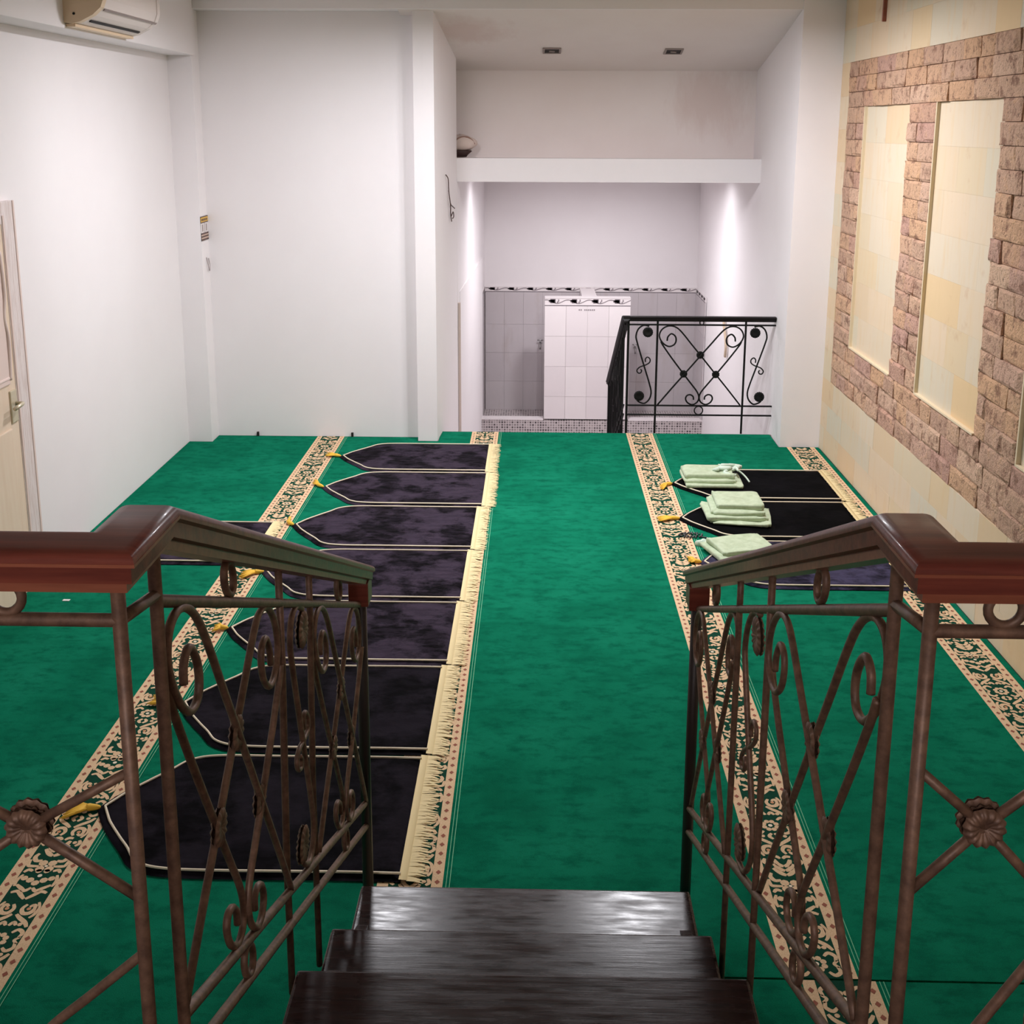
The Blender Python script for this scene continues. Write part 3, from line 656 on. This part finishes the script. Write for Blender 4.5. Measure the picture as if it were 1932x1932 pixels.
def prayer_mat(label, group, tip, xend, yc, w, mat, seed, skew=0., tas=(0, 0), name='prayer_mat', flip=1, fringe=.062):
    """tip at x=tip, straight end at xend, centre line y=yc"""
    L = abs(xend-tip); org = (tip, yc, .0030)
    root = tag(empty(name, org), label, 'prayer mat', group)
    rnd = random.Random(seed); m = MB(); nx, ny = 56, 16; vs = []; fs = []
    xs = sorted(set([0.0]+[.45*(i/24)**1.0 for i in range(1, 25)]+[.45+(L-.45)*i/22 for i in range(1, 23)]))
    def wob(x): return .003*nz(x*3+seed*7, seed)
    for x in xs:
        h = hw_at(x, w, L)
        for j in range(ny+1):
            t = -1+2*j/ny; t = math.copysign(abs(t)**.8, t); y = h*t
            edge = min(1, (1-abs(t))*max(h, .001)/.02, (L-x)/.02+.0) if h > .003 else 0
            z = .001+.009*max(0, edge)**.5+.005*max(0, edge)*(nz(x*6, y*6, seed*3.1)+.4*nz(x*16, y*16, seed))
            xx = x + (skew*y if x > L*.6 else skew*y*max(0, x/(L*.6)))
            vs.append((xx, y+wob(x)*(h/w*2), max(.001, z)))
    n = ny+1
    for i in range(len(xs)-1):
        for j in range(ny): fs.append((i*n+j, (i+1)*n+j, (i+1)*n+j+1, i*n+j+1))
    base = len(vs)
    m.add(vs, fs); m.build('plush_body', mat, root, True)
    # cream piping, set in from the edge
    pts = inset(w, L, .024)
    line = [(x, y+wob(x)) for x, y in pts[::-1]]+[(x, -y+wob(x)) for x, y in pts[1:]]
    mb2 = MB(); mb2.tube([(p[0], p[1], .0128) for p in line], .0040, 6); mb2.build('piping', PIPE, root, True)
    # hem and fringe at the straight end
    hm = MB(); N = 24
    vs = []; fs = []
    for i in range(N+1):
        y = -.5*w+w*i/N; x = L+skew*y; 
        vs += [(x-.004, y, .0105+.002*nz(i*.7, seed)), (x+.020, y, .0085), (x+.020, y, .001)]
    for i in range(N):
        for k in range(2): fs.append((3*i+k, 3*i+k+1, 3*i+k+4, 3*i+k+3))
    hm.add(vs, fs); hb_ = hm.build('hem_band', FRINGE, root, True)
    fr = MB(); K = 150
    for i in range(K):
        y = -.5*w+w*(i+.5)/K; ln = fringe*(rnd.uniform(.72, 1.05)+.12*nz(i*.09, seed)); dy = rnd.uniform(-.010, .010); x = L+skew*y+.017; hwid = w/K*.95
        zz = .0035+rnd.uniform(0, .004)
        fr.add([(x, y-hwid, .0075), (x, y+hwid, .0075), (x+ln*.5, y+hwid+dy*.4, zz+.0015), (x+ln*.5, y-hwid+dy*.4, zz+.0015), (x+ln, y+hwid*.3+dy, .0025), (x+ln, y-hwid*.3+dy, .0025)], [(0, 3, 2, 1), (3, 5, 4, 2)])
    f_ = fr.build('fringe', FRINGE, hb_); f_['kind'] = 'stuff'
    # yellow tassel at the tip
    ts = MB(); a = Vector((.012, 0, .008)); b = Vector((-.025+tas[0]*.2, tas[1]*.3, .012)); c = Vector((-.060+tas[0], tas[1], .0095))
    P = catmull([a, (a+b)/2, b, (b+c)/2, c], 4)
    rr = [.003+.0085*math.sin(PI*min(1, (i/(len(P)-1))**.8*.95+.02)) for i in range(len(P))]
    ts.tube(P[:9], rr[:9], 10)
    for k in range(26):
        g = 2*PI*k/26; s = b.lerp(c, -.1)
        e = c+Vector((-.020*rnd.random()+.006, .038*math.cos(g)*rnd.uniform(.75, 1.1)+rnd.uniform(-.004, .004), max(-.003, .005*math.sin(g))))
        ts.tube([s+Vector((0, .007*math.cos(g), .004*math.sin(g))), (s+e)/2+Vector((0, .009*math.cos(g), .004)), e], [.0040, .0042, .0016], 5)
    ts.build('tassel', YEL, root, True)
    return root
G1 = 'black prayer mats in the left row'; G2 = 'black prayer mats by the stone wall'
ytop = [7.359, 6.712, 6.070, 5.402, 4.765, 4.145, 3.485, 2.823]
xe = [-.306, -.297, -.322, -.334, -.346, -.364, -.379]; tp = [-1.290, -1.285, -1.326, -1.332, -1.336, -1.340, -1.392]
tz = [(-.02, .03), (-.0, .10), (.030, .088), (-.02, -.05), (.02, 0), (-.04, .02), (-.02, -.03)]
LB = ['black plush prayer mat at the far end of the left row, nearest the back wall', 'black plush prayer mat second from the back wall in the left row',
      'black plush prayer mat third from the back wall in the left row', 'black plush prayer mat fourth from the back wall, beyond the left newel post',
      'black plush prayer mat third from the steps in the left row', 'black plush prayer mat second from the steps in the left row', 'black plush prayer mat nearest the steps in the left row']
mats = [PLUSH, PLUSH, PLUSH, PLUSH, PLUSH, PLUSHB, PLUSHB]
PLUSHM = plush('dark_plush', srgb(6, 5, 7), srgb(32, 28, 35), .0)
mats[5] = PLUSHM; mats[6] = PLUSHM
for i in range(7):
    y1, y0 = ytop[i], ytop[i+1]
    prayer_mat(LB[i], G1, tp[i], xe[i], (y0+y1)/2, (y1-y0)*.986, mats[i], i+1, 0, tz[i])
prayer_mat('black plush prayer mat lying alone beside the left wall', 'black prayer mat by the left wall', -2.388, -1.432, 5.478, .610, PLUSH, 21, 0, (.015, .0), fringe=.044)
prayer_mat('black prayer mat under the sage garment with crumpled lace, by the stone wall', G2, .838, 1.812, 6.530, .595, PLUSHB, 31, 0, (.0, -.09))
prayer_mat('middle one of three black prayer mats by the stone wall', G2, .806, 1.800, 5.908, .612, PLUSHB, 32, 0, (-.04, -.02))
prayer_mat('dark navy-black prayer mat partly hidden by the right handrail', G2, .835, 1.790, 5.270, .620, PLUSHN, 33, 0, (.02, .03))

# ------------------------------------------------------------------ folded garments and small things on the mats
def fold(root, w, d, h, z, dx=0, dy=0, rot=0, seed=0, name='folded_layer', mat=SAGE):
    rnd = random.Random(seed); N = 48; vs = []; fs = []
    ca, sa = math.cos(rot), math.sin(rot)
    loops = [(.98, 0), (1.0, .3), (1.0, .72), (.985, .95), (.93, 1.0), (.80, 1.0), (.62, 1.0), (.42, 1.0), (.22, 1.0), (.06, 1.0)]
    for li, (k, hh) in enumerate(loops):
        for i in range(N):
            g = 2*PI*i/N; cx, sy = math.cos(g), math.sin(g); e = .13
            x = math.copysign(abs(cx)**e, cx)*w/2; y = math.copysign(abs(sy)**e, sy)*d/2
            j = 1+.09*nz(math.cos(g)*2.2+seed*3, math.sin(g)*2.2, seed)
            x *= k*j; y *= k*j
            zz = z+h*hh+(.010*nz(x*9+seed, y*9, seed*2.)+.008*nz(x*24, y*24, seed) if hh > .6 else .004*nz(x*20, y*20, seed*1.7))
            vs.append((dx+x*ca-y*sa, dy+x*sa+y*ca, max(.0005, zz)))
    for l in range(len(loops)-1):
        for i in range(N):
            j = (i+1) % N; fs.append((l*N+i, l*N+j, (l+1)*N+j, (l+1)*N+i))
    fs.append(tuple(range((len(loops)-1)*N, len(loops)*N))); fs.append(tuple(range(N))[::-1])
    return MB().add(vs, fs).build(name, mat, root, True)
ZM = .0200
g1 = tag(empty('folded_garment', (1.085, 6.57, ZM)), 'folded sage green garment with crumpled lace and tie on the farthest right mat', 'garment', 'folded sage garments')
fold(g1, .345, .255, .020, 0, .01, -.035, -.03, 1); fold(g1, .315, .225, .022, .018, -.015, -.01, .0, 2); fold(g1, .30, .20, .030, .038, -.015, .005, .015, 3)
m = MB(); rnd = random.Random(5)                        # crumpled lace pile
for k in range(9):
    c = Vector((.10+rnd.uniform(-.05, .06), rnd.uniform(-.06, .07), .066+rnd.uniform(-.006, .008)))
    P = [c+Vector((rnd.uniform(-.045, .045), rnd.uniform(-.03, .03), rnd.uniform(-.006, .016))) for _ in range(4)]
    m.tube(catmull(P, 5), [.010*math.sin(PI*(i+.5)/16.5)+.003 for i in range(16)], 7)
m.build('lace_edge', LACE, g1, True)
MB().tube(catmull([(.13, .03, .075), (.18, .02, .055), (.215, -.01, .030), (.235, -.05, .006)], 6), .0055, 7).build('tie_cord', LACE, g1, True)
g2 = tag(empty('folded_garment', (1.135, 5.965, ZM)), 'folded sage green garment in a neat stack on the middle right mat', 'garment', 'folded sage garments')
fold(g2, .33, .29, .014, 0, .02, -.05, -.16, 11); fold(g2, .33, .27, .022, .013, -.015, -.025, .02, 12); fold(g2, .30, .27, .024, .034, .0, .005, -.03, 13); fold(g2, .265, .24, .030, .057, .015, .02, -.02, 14)
g3 = tag(empty('folded_garment', (1.055, 5.395, ZM)), 'folded sage green garment half hidden behind the right handrail', 'garment', 'folded sage garments')
fold(g3, .32, .26, .022, 0, 0, 0, .3, 21); fold(g3, .29, .22, .024, .021, .01, .01, .28, 22)
m = MB((.935, 5.545, .013))
m.tube(catmull([(.860, 5.510, .020), (.885, 5.540, .024), (.915, 5.525, .022), (.945, 5.555, .024), (.985, 5.552, .022), (1.02, 5.572, .02)], 6), [.016, .018, .017, .014, .012, .010, .009]*4+[.009, .009, .008], 8)
m.tube(catmull([(.875, 5.500, .018), (.90, 5.515, .022), (.935, 5.508, .02)], 6), .010, 7)
o = tag(m.build('lace_tie', LACE, None, True), 'crumpled white lace tie on the green carpet between the right mats', 'lace tie'); o.location = (.935, 5.545, .006)
# prayer beads: small dark loop of beads
root = tag(empty('prayer_beads', (.845, 5.655, .0)), 'small heap of black prayer beads near the tip of the middle right mat', 'beads')
bm_ = MB(); bmsh = bmesh.new(); bmesh.ops.create_icosphere(bmsh, subdivisions=1, radius=.0062); BS = ([v.co.copy() for v in bmsh.verts], [[v.index for v in f.verts] for f in bmsh.faces]); bmsh.free()
bo = MB().add(*BS).build('bead', BEAD); BM = bo.data; bpy.data.objects.remove(bo)
for k in range(44):
    g = 2*PI*k/22; rr = 1 if k < 22 else .6
    o = bpy.data.objects.new('bead', BM); link(o, root)
    o.location = ((.060*rr*math.cos(g)+.008*nz(k*.6)), .036*rr*math.sin(g)+.006*nz(k*.9, 4), .0075+.0015*(k % 2))
MB().tube(catmull([(.05, -.02, .006), (.075, -.03, .006), (.10, -.045, .005)], 5), .004, 6).build('bead_tassel', BEAD, root, True)
o = tag(MB().cbox((-.016, -.009, 0), (.016, .009, .002), .0008).build('paper_scrap', PAPER), 'tiny white paper scrap on the green carpet near the door', 'scrap'); o.location = (-2.155, 4.74, .001)
for i, (x, y, lb) in enumerate(((-1.955, 7.538, 'tiny black clip at the wall foot left of the patterned strip'), (-1.285, 7.538, 'tiny black clip at the wall foot right of the patterned strip'))):
    o = tag(MB().cbox((-.008, -.007, 0), (.008, .007, .03), .003).build('carpet_clip', DARK), lb, 'clip', 'black clips at the wall foot'); o.location = (x, y, .001)

# ------------------------------------------------------------------ washing stalls
ws = tag(empty('partition_wall', (.517, 10.9, -.74)), 'white tiled T-shaped partition between the two washing stalls', 'partition'); OW = (.517, 10.9, -.74)
MB(OW).box((.100, 10.862, -.739), (.936, 10.95, .494)).build('panel_core', GROUT, ws)
tw, nrow = (.942-.094)/4, 4; zr = [-.738, -.505, -.195, .112, .418]
tm = MB().cbox((0, 0, 0), (1, 1, 1), .004).build('wall_tile', TILEW); TMW = tm.data; bpy.data.objects.remove(tm)
tm = MB().cbox((0, 0, 0), (1, 1, 1), .004).build('wall_tile', TILEG); TMG = tm.data; bpy.data.objects.remove(tm)
def wtile(par, org, a, b, me, g=.0010):
    o = bpy.data.objects.new('wall_tile', me); o.location = Vector((a[0]+(g if b[0]-a[0] > .05 else 0), a[1]+(g if b[1]-a[1] > .05 else 0), a[2]+g))-Vector(org)
    o.scale = (b[0]-a[0]-(2*g if b[0]-a[0] > .05 else 0), b[1]-a[1]-(2*g if b[1]-a[1] > .05 else 0), b[2]-a[2]-2*g); link(o, par)
for i in range(4):
    for k in range(4): wtile(ws, OW, (.094+tw*i, 10.850, zr[k]), (.094+tw*(i+1), 10.863, zr[k+1]), TMW)
bb_ = MB(OW).box((.094, 10.850, .420), (.942, 10.863, .497)).build('border_band', TILEW, ws)
MB(OW).box((.094, 10.846, .4945), (.942, 10.955, .503)).build('top_ledge', TILEW, ws)
MB(OW).box((.465, 10.95, -.82), (.612, 11.53, .500)).build('rib_wall', TILEW, ws)
def decor(org, par, F, L, n, h, k=1.):
    """flower border: dark squares on a wavy stem; F(s, z) -> point"""
    m = MB(org); g = MB(org)
    def quad(mb, s0, s1, z0, z1): mb.add([F(s0, z0), F(s1, z0), F(s1, z1), F(s0, z1)], [(0, 1, 2, 3)])
    st_ = L/n
    for i in range(n):
        c = st_*(i+.38)
        quad(m, c-.026, c+.026, h*.30, h*.90); quad(m, c-.040, c+.018, h*.45, h*.78)
        for j in range(10):
            s0, s1 = st_*(i+j/10), st_*(i+(j+1)/10); z0 = h*(.52+.26*math.sin(2*PI*(j/10)+1.1)); z1 = h*(.52+.26*math.sin(2*PI*((j+1)/10)+1.1))
            t = .0045; g.add([F(s0, z0-t), F(s1, z1-t), F(s1, z1+t), F(s0, z0+t)], [(0, 1, 2, 3)])
        quad(g, c+.050, c+.062, h*.50, h*.85); quad(g, c+.040, c+.052, h*.30, h*.55)
    m.build('flower_decor', DECOR, par)['kind'] = 'stuff'; g.build('vine_decor', DECORL, par)['kind'] = 'stuff'
    l = MB(org); quad(l, 0, L, -.007, .0); l.build('border_line', DECOR, par)
decor(OW, bb_, lambda s, z: Vector((.094+s, 10.8485, .425+z)), .848, 4, .068)
tx = MB(OW)                                              # tiny illegible painted line
for i in range(9):
    x = .43+i*.0185
    if i != 2: tx.add([(x, 10.8483, .372), (x+.012, 10.8483, .372), (x+.012, 10.8483, .386), (x, 10.8483, .386)], [(0, 1, 2, 3)])
tx.build('painted_marks', DECORL, ws)['kind'] = 'stuff'

wt = tag(empty('stall_tiling', (.57, 11.55, -.82)), 'grey wall tiles with flower border lining the washing stalls', 'tiling', kind='structure'); OT = (.57, 11.55, -.82)
MB(OT).box((-.53, 11.54, -.82), (1.685, 11.559, .462)).build('tile_bed', GROUTG, wt)
zr2 = [-.82, -.505, -.195, .112, .455]; ncol = 11; tw2 = (1.680+.525)/ncol
for i in range(ncol):
    for k in range(4): wtile(wt, OT, (-.525+tw2*i, 11.530, zr2[k]), (-.525+tw2*(i+1), 11.542, zr2[k+1]), TMG, .0007)
bb_ = MB(OT).box((-.53, 11.530, .458), (1.685, 11.559, .508)).build('border_band', TILEW, wt)
decor(OT, bb_, lambda s, z: Vector((-.525+s, 11.5285, .461+z)), 2.205, 11, .046)
for xs_, sg in ((-.546, 1), (1.688, -1)):
    xa, xb = sorted((xs_, xs_+sg*.012))
    for j in range(3):
        for k in range(4): wtile(wt, OT, (xa, 10.86+.223*j, zr2[k]), (xb, 10.86+.223*(j+1), zr2[k+1]), TMG, .0007)
    bb_ = MB(OT).box((xa, 10.86, .456), (xb+.001, 11.53, .506)).build('border_band', TILEW, wt)
    decor(OT, bb_, (lambda s, z, X=xs_+sg*.0135: Vector((X, 10.86+s, .460+z))), .66, 4, .046)
struct('floor_stall', MB().box((-.56, 10.95, -1.05), (1.70, 11.56, -.82)), MOSAIC, 'grey mosaic floor of the washing stalls', 'floor')
cb = struct('trim_6', MB().box((-.575, 10.853, -1.05), (1.705, 10.95, -.752)), MOSAIC, 'grey mosaic curb in front of the washing stalls', 'curb')
MB().box((-.575, 10.848, -.752), (.090, 10.955, -.738)).build('curb_top', TILEW, cb); MB().box((.945, 10.848, -.752), (1.705, 10.955, -.738)).build('curb_top', TILEW, cb)
for i, (x, z, lb) in enumerate(((.055, -.09, 'small chrome tap in the left washing stall'), (1.055, -.13, 'small chrome tap in the right washing stall'))):
    r_ = tag(empty('water_tap', (x, 11.528, z)), lb, 'tap', 'taps in the washing stalls')
    MB().tube([(0, 0, 0), (0, -.05, 0), (0, -.085, -.008), (0, -.09, -.05)], [.012, .012, .011, .010], 8).build('spout', CHROME, r_, True)
    vv_ = MB().tube([(0, -.035, .008), (0, -.035, .035)], .008, 8).build('valve', CHROME, r_, True)
    MB().tube([(-.03, -.035, .038), (.03, -.035, .038)], .006, 8).build('handle', CHROME, vv_, True)

# ------------------------------------------------------------------ alcove details
nslope = Vector((0, -.2125, -1)).normalized()
for i, (x, y, lb) in enumerate(((.105, 8.33, 'left empty rectangular lamp cut-out in the alcove ceiling'), (.985, 8.34, 'right empty rectangular lamp cut-out in the alcove ceiling'))):
    e = tag(empty('lamp_recess', (x, y, zs(y)-.003)), lb, 'lamp', 'lamp cut-outs in the alcove ceiling'); e.rotation_euler = (-math.atan(.2125), 0, 0)
    m = MB()
    for a, b in (((-.066, -.066, -.006), (.066, -.052, .002)), ((-.066, .052, -.006), (.066, .066, .002)), ((-.066, -.052, -.006), (-.052, .052, .002)), ((.052, -.052, -.006), (.066, .052, .002))): m.box(a, b)
    m.build('frame', GREYL, e); MB().box((-.052, -.052, -.001), (.052, .052, .002)).build('dark_opening', DARK, e)
    MB().tube([(-.02, 0, -.003), (.02, .01, -.003)], .008, 6).build('bulb_holder', GREYL, e, True)
# bundle on the ledge
e = tag(empty('cloth_bundle', (-.60, 8.72, 1.917)), 'white rounded bundle on a dark base at the left end of the ledge', 'bundle')
m = MB(); N, Mr = 28, 12; vs = []; fs = []
for j in range(Mr+1):
    a = PI*j/Mr
    for i in range(N):
        g = 2*PI*i/N; r = 1+.14*nz(math.cos(g)*1.6, math.sin(g)*1.6, a*1.3)
        vs.append((.138*r*math.sin(a)*math.cos(g), .080*r*math.sin(a)*math.sin(g), .102-.070*r*math.cos(a)*(1 if j > Mr/2 else .85)))
for j in range(Mr):
    for i in range(N): fs.append((j*N+i, j*N+(i+1) % N, (j+1)*N+(i+1) % N, (j+1)*N+i))
m.add(vs, fs); m.build('bundle_cloth', BUNDLE, e, True)
m = MB()
for k, (z0, r0) in enumerate(((0, .055), (.02, .07), (.042, .10))):
    pass
prof = [(.001, .002), (.058, .002), (.074, .022), (.102, .045), (.094, .052), (.0, .05)]
vs = []; fs = []
for (r0, z0) in prof: vs += [(r0*math.cos(2*PI*i/24), .65*r0*math.sin(2*PI*i/24), z0) for i in range(24)]
for k in range(len(prof)-1):
    for i in range(24): fs.append((k*24+i, k*24+(i+1) % 24, (k+1)*24+(i+1) % 24, (k+1)*24+i))
MB().add(vs, fs).build('bundle_base', BROWN, e, True)
m = MB(); m.tube(catmull([(-.02, -.074, .128), (.02, -.060, .150), (.07, -.045, .150), (.105, -.03, .125), (.120, -.02, .10)], 6), .008, 7); m.build('folded_rim', plain('bundle_rim', srgb(150, 118, 104), .8), e, True)
# loose wires on the alcove pier
wallx = lambda y: -.675+(y-7.455)*.063
o = MB((-.64, 8.0, 1.6))
o.tube(catmull([(wallx(7.93)+.006, 7.93, 1.815), (wallx(7.97)+.016, 7.97, 1.785), (wallx(8.02)+.012, 8.02, 1.72), (wallx(8.05)+.012, 8.05, 1.66), (wallx(8.09)+.016, 8.09, 1.60), (wallx(8.20)+.014, 8.20, 1.575), (wallx(8.27)+.02, 8.27, 1.555)], 5), .004, 6)
o.tube(catmull([(wallx(8.03)+.010, 8.03, 1.70), (wallx(8.05)+.02, 8.05, 1.60), (wallx(8.10)+.014, 8.10, 1.53), (wallx(8.14)+.016, 8.14, 1.47)], 5), .004, 6)
o.tube(catmull([(wallx(8.12)+.016, 8.12, 1.51), (wallx(8.19)+.02, 8.19, 1.535), (wallx(8.22)+.02, 8.22, 1.50), (wallx(8.16)+.02, 8.16, 1.49)], 5), .004, 6)
o = tag(o.build('loose_wire', WIRE, None, True), 'tangle of thin loose wires hanging on the alcove side wall', 'wire'); o.location = (-.64, 8.0, 1.6)
o = MB((1.68, 9.6, .3)); P = catmull([(1.676, 9.75, .50), (1.672, 9.70, .42), (1.675, 9.62, .33), (1.674, 9.58, .25), (1.677, 9.62, .17)], 6)
for dx, rr in ((0, .022), (.0, .016)): o.tube([p+Vector((0, .03 if rr < .02 else 0, 0)) for p in P], rr*.5, 7)
o = tag(o.build('hanging_strip', BEIGE, None, True), 'narrow beige cloth strip hanging on the white wall behind the stairwell railing', 'cloth'); o.location = (1.68, 9.6, .3)

# ------------------------------------------------------------------ left wall: sign, hook, air conditioner, door
sg = tag(empty('notice_sign', (-2.238, 7.468, 1.473)), 'small yellow white and brown notice on the far left pilaster', 'sign')
def srect(name, a, b, z0, z1, m, d): MB().box((0, a, z0), (d, b, z1)).build(name, m, sg)
srect('board', -.080, .080, -.082, .080, SIGNW, .002); srect('yellow_header', -.080, .080, .040, .080, SIGNY, .0026)
srect('brown_line', -.080, .080, .074, .080, SIGNB, .003); srect('brown_line', -.080, .080, .036, .042, SIGNB, .003)
for z0, z1 in ((-.041, -.030), (-.060, -.050), (-.082, -.070)): srect('brown_band', -.080, .080, z0, z1, SIGNB, .003)
srect('tan_band', -.080, .080, -.070, -.041, plain('sign_tan', srgb(206, 178, 160), .5), .0026)
srect('divider', -.003, .003, -.030, .036, GREYL, .003)
for k, (a, b) in enumerate(((-.066, -.050), (-.044, -.026), (-.020, -.004), (.004, .022), (.030, .044), (.050, .064))): srect('illegible_letter', a, b, .050, .064, SIGNB, .0032)
for a in (-.045, .040): srect('grey_mark', a-.008, a+.008, -.02, .026, GREYL, .003)
o = MB((-2.236, 7.50, 1.22)); o.tube(catmull([(-2.236, 7.478, 1.272), (-2.228, 7.480, 1.22), (-2.226, 7.498, 1.180), (-2.228, 7.518, 1.215), (-2.236, 7.522, 1.262)], 6), .0035, 6)
o = tag(o.build('wall_hook', plain('hook_grey', srgb(176, 164, 164), .4), None, True), 'small grey wire hook below the notice', 'hook'); o.location = (-2.236, 7.50, 1.22)

ac = tag(empty('air_conditioner', (-2.22, 5.37, 2.615)), 'white wall air conditioner on the left ceiling beam', 'air conditioner')
acp = [(.0, .005), (.03, .0), (.075, .010), (.135, .040), (.175, .075), (.190, .115), (.192, .30), (.0, .30)]
def acx(name, prof, y0, y1, m): 
    n = len(prof); return MB().add([(x, y0, z) for x, z in prof]+[(x, y1, z) for x, z in prof], [tuple(range(n)), tuple(range(n, 2*n))[::-1]]+[(i, n+i, n+(i+1) % n, (i+1) % n) for i in range(n)]).build(name, m, ac)
acb = acx('body', acp, .045, .755, ACW); sc_ = [(x*1.02+0 if x else 0, z) for x, z in acp]
acx('end_cap', sc_, 0, .044, ACY); acx('end_cap', sc_, .756, .80, ACW)
MB().add([(.092, .07, .0165), (.104, .07, .0225), (.104, .73, .0225), (.092, .73, .0165), (.092, .07, .012), (.104, .07, .018), (.104, .73, .018), (.092, .73, .012)], [(0, 1, 2, 3), (7, 6, 5, 4), (0, 4, 5, 1), (1, 5, 6, 2), (2, 6, 7, 3), (3, 7, 4, 0)]).build('air_slot', DARK, acb)
MB().add([(.166, .06, .065), (.174, .06, .073), (.174, .79, .073), (.166, .79, .065), (.169, .06, .062), (.177, .06, .070), (.177, .79, .070), (.169, .79, .062)], [(0, 1, 2, 3), (7, 6, 5, 4), (0, 4, 5, 1), (1, 5, 6, 2), (2, 6, 7, 3), (3, 7, 4, 0)]).build('panel_seam', GREYL, acb)
MB().box((.0, .02, -.012), (.045, .79, .001)).build('mounting_rail', ACY, ac)
MB().tube([(.05, -.003, .045), (.05, .004, .045)], .006, 8).build('screw', DARK, ac, True)

dr = tag(empty('door_1', (-2.4, 4.55, 0)), 'pale cream panelled door with whitewashed frame in the left wall', 'door', kind='structure'); OD = (-2.4, 4.55, 0)
ZD = 1.815
MB(OD).cbox((-2.402, 4.895, 0.001), (-2.372, 5.025, ZD), .004).build('door_jamb', JAMB, dr)
MB(OD).box((-2.374, 4.900, 0.001), (-2.369, 4.914, ZD-.06)).build('jamb_moulding', JAMBP, dr); MB(OD).box((-2.374, 5.008, 0.001), (-2.369, 5.022, ZD)).build('jamb_moulding', JAMBP, dr)
MB(OD).cbox((-2.402, 4.02, 0.001), (-2.372, 4.145, ZD), .004).build('door_jamb', JAMB, dr)
MB(OD).cbox((-2.402, 4.145, ZD-.10), (-2.372, 4.895, ZD), .004).build('door_head', JAMB, dr)
dl_ = MB(OD).box((-2.402, 4.145, 0.001), (-2.376, 4.895, ZD-.10)).build('door_leaf', DOOR, dr)
MB(OD).cbox((-2.380, 4.25, 1.0), (-2.369, 4.84, 1.62), .006).build('door_panel', DOORP, dl_)
MB(OD).cbox((-2.380, 4.25, .15), (-2.369, 4.82, .80), .006).build('door_panel', DOOR, dl_)
for zz in (1.03, 1.59): MB(OD).tube([(-2.374, 4.28, zz), (-2.374, 4.83, zz)], .010, 6).build('panel_moulding', JAMBP, dl_, True)
MB(OD).tube(catmull([(-2.374, 4.845, 1.60), (-2.370, 4.85, 1.42), (-2.374, 4.835, 1.31), (-2.370, 4.85, 1.20), (-2.374, 4.84, 1.02)], 8), .012, 6).build('panel_moulding', JAMBP, dl_, True)
pl = MB(OD).cbox((-2.380, 4.825, .82), (-2.368, 4.885, .97), .004).build('lock_plate', BRASS, dl_)
MB(OD).tube([(-2.38, 4.87, .905), (-2.335, 4.87, .905), (-2.332, 4.85, .905), (-2.332, 4.78, .90)], .009, 8).build('door_handle', BRASS, dl_, True)
